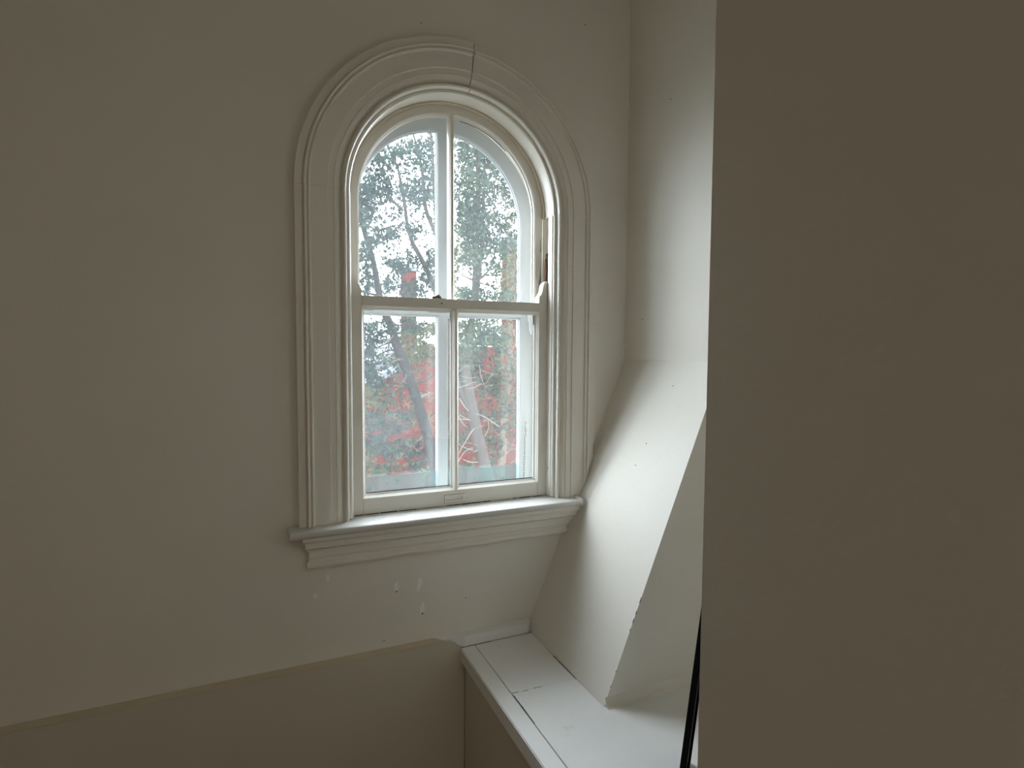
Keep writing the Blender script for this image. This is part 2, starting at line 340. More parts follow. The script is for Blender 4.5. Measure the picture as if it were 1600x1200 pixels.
# jamb tube, inner stops
def use(prof, path, mat, par, nm, smooth=True): bm = bmesh.new(); sweep(bm, prof, path); return obj(nm, bm, mat, par, smooth, 30)
use([(0.399, 0.002), (0.404, 0.002), (0.404, 0.262), (0.399, 0.262)], upath(1.08), TRIM, W, 'jamb')
stop_l = [(0.3985, -0.004), (0.3935, -0.006), (0.3885, -0.004), (0.3865, 0.002), (0.3845, 0.004), (0.3832, 0.010), (0.3832, 0.0345), (0.3985, 0.0345)]
use(stop_l, legpath(-1, ZC+0.004, ZS), TRIM, W, 'stop')
use([(w_-0.0012 if i in (4, 5, 6) else w_, y_) for i, (w_, y_) in enumerate(stop_l)], legpath(1, ZC+0.004, ZS-0.001), TRIM, W, 'stop')
use([(0.3985, 0.000), (0.3935, -0.002), (0.3885, 0.000), (0.3865, 0.006), (0.3850, 0.010), (0.3850, 0.066), (0.3985, 0.066)], arcpath(180, 0, 52), TRIM, W, 'stop')
use([(0.3985, 0.0665), (0.3790, 0.0665), (0.3765, 0.0700), (0.3765, 0.0790), (0.3985, 0.0790)], arcpath(180, 0, 52), CAPM, W, 'parting_bead')
for s in (-1, 1): use([(0.3985, 0.0775), (0.3800, 0.0775), (0.3800, 0.0815), (0.3985, 0.0815)], legpath(s, 1.12, ZS), TRIM, W, 'parting_bead')
# sash cord and worn pocket in the right jamb, visible above the lower sash
bm = bmesh.new(); c0 = [Vector((XC+0.3845, 0.060, z)) for z in (1.96, 1.985, 2.01, 2.035, 2.06, 2.075)]
for i, c in enumerate(c0): c.x -= 0.006*sin(pi*i/5)
tube(bm, c0, 0.0028, 6); obj('sash_cord', bm, CORD, W, True)
bm = bmesh.new(); box(bm, XC+0.3795, XC+0.3845, 0.0405, 0.050, 1.955, 2.09); obj('pocket', bm, DARK, W)
for (x, z0, z1) in ((0.3725, 1.97, 2.03), (0.3705, 2.10, 2.155), (0.366, 1.97, 1.99)):
    bm = bmesh.new(); prism(bm, [(XC+x-.0008, z0), (XC+x+.0012, z0), (XC+x+.0004, z1)], 'y', 0.0792, 0.0803); obj('split', bm, DARK, W)

# ---- glazed sash helper pieces
def stick(bm, prof, pts_fn):
    pass
def rectbead(bm, x0, x1, z0, z1, prof):
    """prof: list of (inset, Y); mitred moulding around a rectangular opening"""
    n = len(prof)
    cs = [[(x0+i, z0+i), (x1-i, z0+i), (x1-i, z1-i), (x0+i, z1-i)] for i, _ in prof]
    V = [[bm.verts.new((cs[k][c][0], prof[k][1], cs[k][c][1])) for k in range(n)] for c in range(4)]
    for c in range(4):
        a, b = V[c], V[(c+1) % 4]
        for k in range(n): bm.faces.new((a[k], a[(k+1) % n], b[(k+1) % n], b[k]))
# ---- lower sash
LY0, LY1 = 0.037, 0.0755
S = empty('lower_sash', (XC, LY0, 1.12), W)
ZB, ZT, ZR0, ZR1 = 1.1200, 1.8925, 1.176, 1.8575
def stile(side):
    bm = bmesh.new()
    wo, wi = 0.3805, 0.3450
    pts = [(wo, ZB), (wo, ZT+0.085), (wo-0.004, ZT+0.087), (wo-0.011, ZT+0.083), (wo-0.0165, ZT+0.072), (wo-0.019, ZT+0.060), (wo-0.0215, ZT+0.046), (wo-0.0255, ZT+0.036),
           (wo-0.0305, ZT+0.029), (wi+0.0008, ZT+0.024), (wi, ZT+0.016), (wi, ZB)]
    prism(bm, [(XC+side*a, b) for a, b in pts], 'y', LY0, LY1)
    return obj('stile', bm, SASH, S)
stile(-1); stile(1)
lx0, lx1, zc = at(694.5, 778.5, LY0).x, at(728.5, 780, LY0).x, at(712, 778, LY0).z-0.0005
bm = bmesh.new(); pk0, pk1, ph = lx0+0.010, lx1-0.010, 0.0085
for a, b, c, d in ((XC-0.3446, pk0, ZB, ZR0), (pk1, XC+0.3446, ZB, ZR0), (pk0, pk1, ZB, zc-ph), (pk0, pk1, zc+ph, ZR0)): box(bm, a, b, LY0+0.0003, LY1, c, d)
box(bm, pk0, pk1, LY0+0.014, LY1, zc-ph, zc+ph)
# dark gap line where the rail meets the stool
obj('bottom_rail', bm, SASH, S)
bm = bmesh.new(); box(bm, XC-0.3446, XC+0.3446, LY0-0.0004, LY1, ZR1, ZT, 0.0012); obj('meeting_rail', bm, SASH, S)
MP = [(0.0045, LY0+0.001), (0.0055, LY0+0.003), (0.0085, LY0+0.009), (0.0095, LY0+0.0105), (0.0095, LY0+0.013), (0.0105, LY0+0.018), (0.0110, LY0+0.0225), (0.0110, LY1-0.006), (0.0045, LY1-0.003)]
bm = bmesh.new(); prism(bm, [(XC-p, y) for p, y in MP]+[(XC+p, y) for p, y in MP[::-1]], 'z', ZR0, ZR1)
obj('muntin', bm, SASH, S, True, 30)
BP = [(0.0, LY0+0.0015), (0.001, LY0+0.0035), (0.0045, LY0+0.0080), (0.0055, LY0+0.0100), (0.0055, LY0+0.013), (0.0085, LY0+0.0165), (0.0115, LY0+0.0200), (0.0120, LY0+0.0225), (0.0, LY0+0.0225)]
for x0, x1 in ((XC-0.345, XC-0.0045), (XC+0.0045, XC+0.345)):
    bm = bmesh.new(); rectbead(bm, x0, x1, ZR0, ZR1, BP); obj('glazing_bead', bm, SASH, S, True, 25)
    bm = bmesh.new(); box(bm, x0+0.003, x1-0.003, LY0+0.0235, LY0+0.0260, ZR0+0.003, ZR1-0.003); obj('pane', bm, GLASS, S)
# worn putty blackening near the top corners
for (x0, x1, z0, z1) in ((XC-0.10, XC-0.018, ZR1-0.0150, ZR1-0.0135), (XC-0.0170, XC-0.0155, ZR1-0.045, ZR1-0.016), (XC+0.331, XC+0.333, ZR1-0.05, ZR1-0.014), (XC-0.333, XC-0.30, ZR1-0.0148, ZR1-0.0135),
                         (XC-0.3320, XC-0.018, ZR0+0.0130, ZR0+0.0160), (XC+0.018, XC+0.3320, ZR0+0.0130, ZR0+0.0160)):
    bm = bmesh.new(); box(bm, x0, x1, LY0+0.0215, LY0+0.0233, z0, z1); obj('old_putty', bm, DARK, S)
# dark joints of the bottom corners and rail foot
for s in (-1, 1):
    bm = bmesh.new(); box(bm, XC+s*0.3449-0.0004, XC+s*0.3449+0.0004, LY0-0.0003, LY0+0.002, ZB, ZR0-0.001); obj('joint', bm, paint('joint line', (0.22, 0.18, 0.13), 0.9, bump=0) if s < 0 else D.materials['joint line'], S)
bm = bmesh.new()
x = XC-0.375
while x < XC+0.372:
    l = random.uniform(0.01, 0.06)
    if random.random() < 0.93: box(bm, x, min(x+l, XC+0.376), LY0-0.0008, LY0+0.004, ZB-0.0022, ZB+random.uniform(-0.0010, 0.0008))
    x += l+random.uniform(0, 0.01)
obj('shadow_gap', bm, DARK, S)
# flush lift: plate with rounded recess
p0 = at(694.5, 778.5, LY0); p1 = at(728.5, 768.0, LY0); pm = at(712, 778, LY0)
lx0, lx1 = p0.x, at(728.5, 780, LY0).x; zc = pm.z-0.0005; hh = 0.0145
bm = bmesh.new()
n = 8; cx0, cx1, rr = lx0+0.020, lx1-0.020, 0.0078
inner = [(cx1+rr*cos(a), zc+rr*sin(a)) for a in [(-pi/2+pi*i/n) for i in range(n+1)]]+[(cx0+rr*cos(a), zc+rr*sin(a)) for a in [(pi/2+pi*i/n) for i in range(n+1)]]
m_ = len(inner)
outer = []
for (x, z) in inner:
    outer.append((min(max(x, lx0), lx1), z))
outer = []
for i, (x, z) in enumerate(inner):
    if i <= n: t = i/n; k = (lx1, zc-hh+2*hh*t)
    else: t = (i-n-1)/n; k = (lx0, zc+hh-2*hh*t)
    outer.append(k)
yf = LY0-0.0022
O_ = [bm.verts.new((x, yf, z)) for x, z in outer]; I_ = [bm.verts.new((x, yf, z)) for x, z in inner]
B_ = [bm.verts.new((XC+(x-XC)+(0.003 if x < (cx0+cx1)/2 else -0.002), LY0+0.0085, zc+(z-zc)*0.72)) for x, z in inner]
Q_ = [bm.verts.new((x, LY0, z)) for x, z in outer]
for i in range(m_):
    j = (i+1) % m_
    bm.faces.new((O_[i], O_[j], I_[j], I_[i])); bm.faces.new((I_[i], I_[j], B_[j], B_[i])); bm.faces.new((O_[i], O_[j], Q_[j], Q_[i]))
bm.faces.new(B_)
obj('sash_lift', bm, SASH, S, True, 35)
bm = bmesh.new(); e = 0.0011
for a, b, c, d in ((lx0-e, lx0, zc-hh-e, zc+hh+e), (lx0, lx1-0.006, zc+hh, zc+hh+e), (lx0, lx1, zc-hh-e, zc-hh)): box(bm, a, b, LY0-0.0008, LY0+0.0005, c, d)
obj('lift_outline', bm, D.materials['joint line'], S)
for x in (lx0+0.0085, lx1+0.002):
    bm = bmesh.new(); bmesh.ops.create_icosphere(bm, subdivisions=1, radius=0.0016, matrix=Matrix.Translation((x, yf, zc-0.002))); obj('screw', bm, DARK, S)
bm = bmesh.new(); p = at(690.3, 474.3, LY0); bmesh.ops.create_icosphere(bm, subdivisions=2, radius=0.0030, matrix=Matrix.Translation((p.x, LY0+0.0005, p.z))); obj('nail_hole', bm, DARK, S)
# remains of the sash lock on the meeting rail
k = at(685, 466, 0.05).x
bm = bmesh.new(); box(bm, k-0.024, k+0.026, 0.043, 0.066, ZT-0.0005, ZT+0.0022, 0.0006)
bmesh.ops.create_cone(bm, cap_ends=True, segments=14, radius1=0.011, radius2=0.008, depth=0.009, matrix=Matrix.Translation((k+0.003, 0.054, ZT+0.006)))
tube(bm, [Vector((k-0.022, 0.050, ZT+0.005)), Vector((k-0.010, 0.052, ZT+0.007)), Vector((k+0.004, 0.054, ZT+0.013))], [0.003, 0.0035, 0.0055], 8)
bmesh.ops.create_icosphere(bm, subdivisions=2, radius=0.0052, matrix=Matrix.Translation((k-0.020, 0.050, ZT+0.005)))
obj('sash_lock', bm, BRASS, S, True)
bm = bmesh.new(); tube(bm, [Vector((XC+0.02, 0.058, ZT+0.003)), Vector((XC+0.055, 0.057, ZT+0.0028)), Vector((XC+0.075, 0.056, ZT+0.004))], 0.0015, 6); obj('bent_wire', bm, STORM, S, True)

# ---- upper sash (arched)
UY0, UY1 = 0.0820, 0.120
T = empty('upper_sash', (XC, UY0, 1.87), W)
def useT(prof, path, nm, mat=SASH, par=T): bm = bmesh.new(); sweep(bm, prof, path); return obj(nm, bm, mat, par, True, 25)
useT([(0.3795, UY0), (0.3795, UY1), (0.3490, UY1), (0.3490, UY0)], upath(1.852), 'arched_frame')
useT([(0.3490, UY0+0.0005), (0.3470, UY0+0.003), (0.3455, UY0+0.004), (0.3440, UY0+0.011), (0.3405, UY0+0.014), (0.3395, UY0+0.0215), (0.3490, UY0+0.0215)], upath(1.87), 'glazing_bead')
bm = bmesh.new(); box(bm, XC-0.3486, XC+0.3486, UY0, UY1, 1.852, 1.889, 0.001); obj('meeting_rail', bm, SASH, T)
MU = [(p, y+UY0-LY0) for p, y in MP]
bm = bmesh.new(); prism(bm, [(XC-p, y) for p, y in MU]+[(XC+p, y) for p, y in MU[::-1]], 'z', 1.889, ZS+0.3485); obj('muntin', bm, SASH, T, True, 30)
def archpane(bm, side, rad, zb, y0, y1, gap=0.006, n=24, zs=ZS):
    pts = [(XC+side*gap, zb), (XC+side*rad, zb)]
    a_end = math.degrees(math.acos(gap/rad))
    pts += [(XC+side*rad*cos(math.radians(a_end*i/n)), zs+rad*sin(math.radians(a_end*i/n))) for i in range(n+1)]
    prism(bm, pts, 'y', y0, y1)
for s in (-1, 1): bm = bmesh.new(); archpane(bm, s, 0.3455, 1.886, UY0+0.0225, UY0+0.0250); obj('pane', bm, GLASS, T)
# open dark line behind the right-hand glazing bead at the top
bm = bmesh.new(); sweep(bm, [(0.3392, UY0+0.021), (0.3375, UY0+0.021), (0.3375, UY0+0.0224), (0.3392, UY0+0.0224)], arcpath(84, 48, 16)); obj('old_putty', bm, DARK, T)

# ---- storm window outside
SY0, SY1 = 0.205, 0.238; ZSS = ZS-0.012
Q = empty('storm_window', (XC, SY0, 1.1), W)
use([(0.3985, SY0), (0.3985, SY1), (0.3440, SY1), (0.3440, SY0)], upath(1.09, zs=ZSS), STORM, Q, 'storm_frame')
use([(0.3440, SY0+0.003), (0.3405, SY0+0.004), (0.3395, SY0+0.010), (0.3365, SY0+0.012), (0.3350, SY0+0.018), (0.3440, SY0+0.018)], upath(1.12, zs=ZSS), STORM, Q, 'storm_bead')
bm = bmesh.new(); prism(bm, [(XC-0.017, SY0), (XC+0.017, SY0), (XC+0.017, SY1), (XC-0.017, SY1)], 'z', 1.12, ZSS+0.343); obj('mullion', bm, STORM, Q)
for s in (-1, 1):
    bm = bmesh.new(); prism(bm, [(XC+s*0.017, SY0+0.004), (XC+s*0.0205, SY0+0.005), (XC+s*0.0215, SY0+0.011), (XC+s*0.0245, SY0+0.013), (XC+s*0.0255, SY0+0.018), (XC+s*0.017, SY0+0.018)], 'z', 1.12, ZSS+0.336); obj('mullion_bead', bm, STORM, Q)
bm = bmesh.new(); box(bm, XC-0.3436, XC+0.3436, SY0-0.001, SY1, 1.842, 1.893, 0.001); box(bm, XC-0.3436, XC+0.3436, SY0+0.004, SY0+0.018, 1.834, 1.842); obj('transom', bm, STORM, Q)
bm = bmesh.new(); box(bm, XC-0.3436, XC+0.3436, SY0, SY1, 1.09, 1.125, 0.001); obj('bottom_rail', bm, STORM, Q)
for s in (-1, 1):
    bm = bmesh.new(); archpane(bm, s, 0.3385, 1.889, SY0+0.019, SY0+0.021, 0.018, zs=ZSS); obj('pane', bm, GLASS_S, Q)
    x0, x1 = sorted((XC+s*0.018, XC+s*0.3385)); bm = bmesh.new(); box(bm, x0, x1, SY0+0.019, SY0+0.021, 1.124, 1.842); obj('pane', bm, GLASS_S, Q)
    bm = bmesh.new(); box(bm, x0+0.002, x1-0.002, SY0+0.0125, SY0+0.0145, 1.1255, 1.215+(0.0 if s < 0 else 0.0), 0.0006); o = obj('hazy_strip', bm, HAZE, Q); o['label'] = 'milky strip of glass at the foot of the storm pane'
# outer sill closing the bottom between the sashes and the storm window
bm = bmesh.new(); box(bm, XC-0.3985, XC+0.3985, 0.079, 0.262, 1.065, 1.1165); obj('outer_sill', bm, paint('weathered sill paint', (0.22, 0.22, 0.21), 0.8, 0.2, 20, spec=0.2), W)
# white hanger bracket at the upper right corner of the gap
bx = at(829.5, 505, 0.17)
bm = bmesh.new(); prism(bm, [(bx.x-0.020, bx.z+0.040), (bx.x+0.006, bx.z+0.040), (bx.x+0.008, bx.z-0.040), (bx.x+0.003, bx.z-0.048), (bx.x-0.004, bx.z-0.030), (bx.x-0.006, bx.z+0.002), (bx.x-0.014, bx.z+0.012)], 'y', 0.168, 0.176)
o = obj('hanger_bracket', bm, STORM, W); o['label'] = 'white metal hanger bracket'

# ---- stool (inner sill) and apron
bm = bmesh.new(); xl, xr = XC-0.598, 1.161
ST = [(-0.0005, 1.0925), (-0.076, 1.0925), (-0.0835, 1.0945), (-0.0885, 1.0995), (-0.0900, 1.1060), (-0.0885, 1.1120), (-0.0855, 1.1155), (-0.081, 1.1170), (-0.060, 1.1172), (-0.0005, 1.1175)]
prism(bm, ST, 'x', xl, xr)
bmesh.ops.bevel(bm, geom=[e for e in bm.edges if all(abs(v.co.x-xl) < 1e-5 for v in e.verts)], offset=0.006, segments=3, affect='EDGES', profile=0.6)
bmesh.ops.bevel(bm, geom=[e for e in bm.edges if all(abs(v.co.x-xr) < 1e-5 for v in e.verts)], offset=0.009, segments=3, affect='EDGES', profile=0.6)
prism(bm, [(-0.0005, 1.09), (0.0785, 1.09), (0.0785, 1.1175), (-0.0005, 1.1175)], 'x', XC-0.3985, XC+0.3985)
clip_slant(bm, 0.004)
# round the cut end a little
obj('stool', bm, STOOL, W, True, 35)
# apron: board profile plus mitred return at its left end
AP = [(0, 1.0920), (-0.0745, 1.0920), (-0.0730, 1.0800), (-0.0680, 1.0725), (-0.0650, 1.0710), (-0.0590, 1.0700), (-0.0600, 1.0640), (-0.0590, 1.0520), (-0.0540, 1.0480), (-0.0440, 1.0460), (-0.0500, 1.0440), (-0.0510, 1.0415), (-0.0490, 1.0395),
      (-0.0405, 1.0390), (-0.0420, 1.0370), (-0.0420, 1.0325), (-0.0375, 1.0308), (-0.0370, 1.0140), (-0.0300, 1.0120), (-0.0240, 1.0060), (-0.0240, 0.9990), (-0.0300, 0.9945), (-0.0350, 0.9920), (-0.0370, 0.9860), (-0.0350, 0.9790), (-0.0270, 0.9740), (0, 0.9715)]
bm = bmesh.new()
def xend(y, z): return 0.1485-max(0, -y-0.040)*0.62-(0.006 if z < 0.995 else 0)
A1 = [bm.verts.new((1.3, y, z)) for y, z in AP]; A2 = [bm.verts.new((xend(y, z), y, z)) for y, z in AP]; A3 = [bm.verts.new((xend(y, z), 0, z)) for y, z in AP]
n = len(AP)
for a, b in ((A1, A2), (A2, A3)):
    for i in range(n-1): bm.faces.new((a[i], a[i+1], b[i+1], b[i]))
bm.faces.new(A1[::-1])
clip_slant(bm, 0.003)
obj('apron', bm, TRIM, W, False)
# short lighter chip of plaster at the right end of the apron
bm = bmesh.new(); p = at(872, 831, -0.02); bmesh.ops.create_icosphere(bm, subdivisions=1, radius=0.004, matrix=Matrix.Translation(p)); obj('plaster_chip', bm, PATCH, W)
# screw on the right stop
bm = bmesh.new(); p = at(855.5, 731.5, 0.02); bmesh.ops.create_icosphere(bm, subdivisions=2, radius=0.0026, matrix=Matrix.Translation((XC+0.3815, 0.018, p.z))); obj('screw', bm, STEEL, W)

# ---- hook chain hanging in front of the right storm stile
bm = bmesh.new(); z = at(820, 668, 0.185).z; zend = 1.128; xk = at(820.5, 700, 0.185).x; i = 0
def link(bm, c, rot, R=0.0062, r=0.0011, L=0.0035):
    pts = []
    for k in range(13):
        a = 2*pi*k/12; x = R*0.62*cos(a); zz = R*sin(a)+(L if sin(a) > 0 else -L)*0.5
        pts.append(Vector((c[0]+x*cos(rot), c[1]+x*sin(rot), c[2]+zz)))
    tube(bm, pts, r, 5, False)
while z > zend:
    xo = 0.004*sin(i*0.9)*max(0, 1-i/6); link(bm, (xk+xo-0.0006*i*0.5, 0.186, z), (0.25 if i % 2 else pi/2-0.3)); z -= 0.0118; i += 1
tube(bm, [Vector((xk+0.0015, 0.186, at(820, 664, 0.185).z)), Vector((xk+0.006, 0.190, at(820, 661, 0.185).z)), Vector((xk+0.008, 0.2045, at(820, 660, 0.185).z))], 0.0013, 6)
ch = obj('hook_chain', bm, STEEL, None, True); tag(ch, 'thin dark chain hanging behind the lower right pane', 'chain')

# ------------------------------------------------------------------ leaning black framed mirror behind the near wall
az = math.radians(48.2); Lb = Vector((0.8503, -1.0096, ZL+0.002)); Lt = Lb+(Vector((cos(az), -sin(az), 0))*0.1+Vector((0, 0, 1)))*0.60
u = (Lt-Lb).normalized(); side = Vector((sin(az), cos(az), 0)); side = (side-u*side.dot(u)).normalized(); nr = side.cross(u).normalized()
if nr.x > 0: nr = -nr
mr = empty('standing_mirror', Lb); tag(mr, 'black framed mirror standing tilted on the ledge behind the near wall', 'mirror')
def slab(a0, a1, b0, b1, t0, t1):
    bm = bmesh.new(); V = [bm.verts.new(Lb+side*a+u*b+nr*t) for t in (t0, t1) for a, b in ((a0, b0), (a1, b0), (a1, b1), (a0, b1))]
    for f in ((0, 1, 2, 3), (4, 5, 6, 7), (0, 1, 5, 4), (1, 2, 6, 5), (2, 3, 7, 6), (3, 0, 4, 7)): bm.faces.new([V[k] for k in f])
    return bm
HL = (Lt-Lb).length
MW = 0.25
# depth and width are kept small so that it stays clear of the near wall
bpy.context.view_layer.update()
for a0, a1, nm in ((0, 0.022, 'frame_stile'), (MW-0.022, MW, 'frame_stile')): obj(nm, slab(a0, a1, 0, HL, -0.014, 0), BLACK, mr)
for b0, b1 in ((0, 0.022), (HL-0.022, HL)): obj('frame_rail', slab(0.0225, MW-0.0225, b0, b1, -0.014, 0), BLACK, mr)
obj('lower_panel', slab(0.0225, MW-0.0225, 0.0225, 0.352, -0.008, -0.0006), BLACK, mr)
obj('mirror_glass', slab(0.0225, MW-0.0225, 0.354, HL-0.0225, -0.008, -0.0006), MIRROR, mr)

sp_ = Lb+side*MW*0.5+u*0.36-nr*0.016; ft = sp_-Vector((nr.x, nr.y, 0)).normalized()*0.09; ft.z = ZL+0.006
bm = bmesh.new(); tube(bm, [sp_, ft], 0.0045, 8); obj('back_strut', bm, BLACK, mr)

# ------------------------------------------------------------------ outdoors
GZ = -6.0
bm = bmesh.new(); box(bm, -40, 60, 1.0, 80, GZ-0.2, GZ); o = obj('ground', bm, GROUND); tag(o, 'brown winter ground below the window', kind='structure')
BY = 20.0
def bp(x, y): p = at(x, y, BY); return p
hb = empty('brick_house', (bp(720, 700).x, BY, GZ)); bpy.context.view_layer.update(); tag(hb, 'red brick neighbouring house seen through the trees', 'house')
x0, x1 = bp(590, 600).x, bp(870, 600).x+7
zt = bp(700, 541).z
xg = bp(690, 520).x
bm = bmesh.new(); prism(bm, [(x0, GZ), (x1, GZ), (x1, zt), (xg, zt), (bp(662, 551).x, bp(662, 551).z), (x0, bp(590, 600).z)], 'y', BY, BY+8); obj('wall', bm, BRICK, hb)
bm = bmesh.new(); a, b = bp(584, 603), bp(655, 553)
prism(bm, [(a.x, a.z), (b.x, b.z), (b.x, b.z+0.30), (a.x, a.z+0.30)], 'y', BY-0.35, BY+8.2); obj('roof', bm, ROOFM, hb)
bm = bmesh.new(); prism(bm, [(bp(580, 604).x, bp(580, 604).z+0.3), (b.x, b.z+0.3), (b.x+0.2, b.z+0.75), (bp(600, 590).x, bp(600, 585).z+0.4)], 'y', BY+1, BY+8); obj('roof', bm, ROOFM, hb)
for (cx, w_, ty) in ((648, 16, 421), (811, 11, 374)):
    p = bp(cx, ty); hw = w_/2*22/FPX*1.02
    bm = bmesh.new(); box(bm, p.x-hw, p.x+hw, BY+0.5, BY+1.5, zt-1.5, p.z); f = obj('chimney', bm, BRICK, hb)
    bm = bmesh.new(); box(bm, p.x-hw-0.06, p.x+hw+0.06, BY+0.44, BY+1.56, p.z, p.z+0.14); obj('chimney_cap', bm, ROOFM, f)

# trees: trunk polylines in pixels (x, y, width px) at a depth
def pxline(pl, Y, jit=0.0):
    pts = [at(x, y, Y+(random.uniform(-jit, jit) if i else 0)) for i, (x, y, w_) in enumerate(pl)]
    rad = [max(0.4, w_)/2*((p-CAM).dot(FW))/FPX for p, (_, _, w_) in zip(pts, pl)]
    return pts, rad
FOL = {}
def make_tree(name, label, Y, trunks, branches, mat, down=True):
    base = at(trunks[0][-1][0], trunks[0][-1][1], Y)
    r = empty(name, (base.x, Y, GZ)); bpy.context.view_layer.update(); tag(r, label, 'tree')
    for k, t in enumerate(trunks):
        pts, rad = pxline(t, Y, 0.05)
        if down and k == 0:
            d = (pts[-1]-pts[-3]).normalized(); q = pts[-1]
            d = Vector((d.x*0.35, 0, -1)).normalized(); L_ = (q.z-GZ)/-d.z; pts += [q+d*L_*0.5, q+d*L_]; rad += [rad[-1]*1.15, rad[-1]*1.4]
        sp, sr = smoothline(pts, rad, 4)
        for i in range(len(sr)): sr[i] *= random.uniform(0.93, 1.07)
        bm = bmesh.new(); tube(bm, sp, sr, 9); obj('trunk', bm, mat, r, True)
    for t in branches:
        tw = t[0] == 'twig'; pl = t[1:] if tw else t
        pts, rad = pxline(pl, Y-0.1, 0.25); sp, sr = smoothline(pts, rad, 3)
        bm = bmesh.new(); tube(bm, sp, sr, 6); obj('branch', bm, TWIG if tw else mat, r, True)
    return r
def spray(V, Fc, p, s, hang):
    """one flat drooping cedar spray: a stem with alternating scaly fronds"""
    yaw = random.uniform(0, 2*pi)
    ax = Vector((cos(yaw), sin(yaw), random.uniform(-hang, -hang*0.2))).normalized() if random.random() < 0.55 else Vector((cos(yaw)*0.5, sin(yaw)*0.5, -1)).normalized()
    sd = ax.cross(Vector((random.uniform(-1, 1), random.uniform(-1, 1), random.uniform(-.3, .3)))).normalized()
    def tri(a, b, c): i = len(V); V.extend((a, b, c)); Fc.append((i, i+1, i+2))
    def blade(o_, d_, l, w_):
        q = d_.cross(ax.cross(sd)).normalized()*w_
        i = len(V); V.extend((o_, o_+d_*l*0.45+q, o_+d_*l, o_+d_*l*0.45-q)); Fc.append((i, i+1, i+2, i+3))
    blade(p, ax, s, s*0.17)
    for k in range(4):
        f = 0.12+0.22*k; sg = 1 if k % 2 else -1
        d_ = (ax*0.75+sd*sg*random.uniform(.5, .9)+Vector((0, 0, -0.25))).normalized()
        blade(p+ax*s*f, d_, s*(0.62-0.09*k)*random.uniform(.8, 1.2), s*0.17)
def foliage(root, Y, blobs, mat, size, dens, spread=0.7, nm='foliage', behind=False):
    V, Fc = [], []; scale = (Y+2.0)/0.9/FPX
    for b in blobs:
        cx, cy, rx, ry = b[:4]; dn = b[4] if len(b) > 4 else 1.0
        n = int(pi*rx*ry*dens*dn/2.6)
        # branchlets inside the mass, sprays hung along them
        k = 0
        while k < n:
            a = random.uniform(0, 2*pi); q = math.sqrt(random.random())*random.uniform(0.75, 1.25)
            sx, sy = cx+rx*q*cos(a), cy+ry*q*sin(a); dx, dy = random.uniform(-1, 1), random.uniform(-0.1, 0.9)
            yy = Y+(random.uniform(0.35, spread) if behind and cy > 540 else random.uniform(-spread, spread)); m_ = random.randint(2, 6)
            for j in range(m_):
                p = at(sx+dx*j*1.6+random.gauss(0, 1.6), sy+dy*j*1.6+random.gauss(0, 1.6), yy)
                spray(V, Fc, p, size*random.uniform(0.35, 0.85), 0.9)
            k += m_
    print('FOLIAGE', nm, len(Fc))
    me = D.meshes.new(nm); me.from_pydata([tuple(v) for v in V], [], Fc); me.materials.append(mat)
    o = D.objects.new(nm, me); COL.objects.link(o); o.parent = root; o.matrix_parent_inverse = root.matrix_world.inverted(); o['kind'] = 'stuff'
    return o

t1 = make_tree('cedar_tree', 'cedar with dark leaning trunk crossing the lower left pane', 9.0,
    [[(556, 300, 7), (563, 335, 8), (572, 370, 9), (583, 408, 9), (590, 445, 10), (597, 480, 12), (611, 510, 13), (620, 540, 14), (636, 580, 15), (648, 615, 16), (656, 640, 16), (668, 680, 17), (680, 730, 18), (690, 790, 20)]],
    [[(575, 352, 2), (590, 360, 3), (604, 356, 3), (620, 352, 2), (645, 358, 1)], [(580, 345, 2), (600, 340, 1.6), (620, 332, 1), (640, 330, .8)],
     [(560, 452, 4), (573, 458, 4), (590, 461, 3.5)], [(595, 370, 1), (606, 385, 1.6), (612, 392, 1.4), (625, 388, 1)], [(597, 455, 2), (620, 440, 1.5), (640, 420, 1)],
     [(597, 468, 1.8), (622, 450, 1.6), (655, 437, 1.2), (672, 432, .8)], [(585, 608, 1.5), (606, 603, 3), (622, 598, 4), (640, 588, 3)],
     [(592, 620, 2), (612, 614, 3.5), (640, 603, 4.5), (662, 595, 4), (684, 583, 2.5)], ['twig', (572, 582, 1.2), (595, 566, 3), (612, 564, 2.6), (628, 562, 2)],
     ['twig', (568, 560, .8), (590, 545, 1.5), (612, 528, 1.5), (625, 500, 1)], [(585, 530, 1.6), (600, 526, 2), (612, 520, 2)], [(583, 545, 1.5), (602, 538, 2.2), (616, 533, 2.4)],
     ['twig', (585, 578, 2), (600, 573, 2.6), (613, 566, 2), (625, 560, 1.5)], [(590, 555, 1.6), (606, 548, 2), (622, 546, 2)], ['twig', (631, 565, 1.2), (634, 580, 1.4), (633, 592, 1), (625, 600, .8)]], BARK[3])
foliage(t1, 9.0, [(515, 330, 40, 130, .35), (500, 620, 50, 150, .8), (620, 300, 60, 110, .10), (600, 640, 40, 110, .15), (595, 240, 28, 20, .8), (590, 285, 24, 26, .9), (572, 315, 14, 34, 1.2), (600, 365, 24, 14, .8), (573, 395, 12, 26, 1.0), (606, 442, 6, 16, 1.3), (573, 440, 12, 22, .8),
    (578, 520, 12, 22, 1.0), (600, 510, 26, 12, .7), (577, 560, 10, 26, 1.2), (585, 475, 16, 6, .8), (640, 505, 16, 12, 1.0), (583, 590, 14, 12, .9)], LEAF[0], 0.115, 1.05)
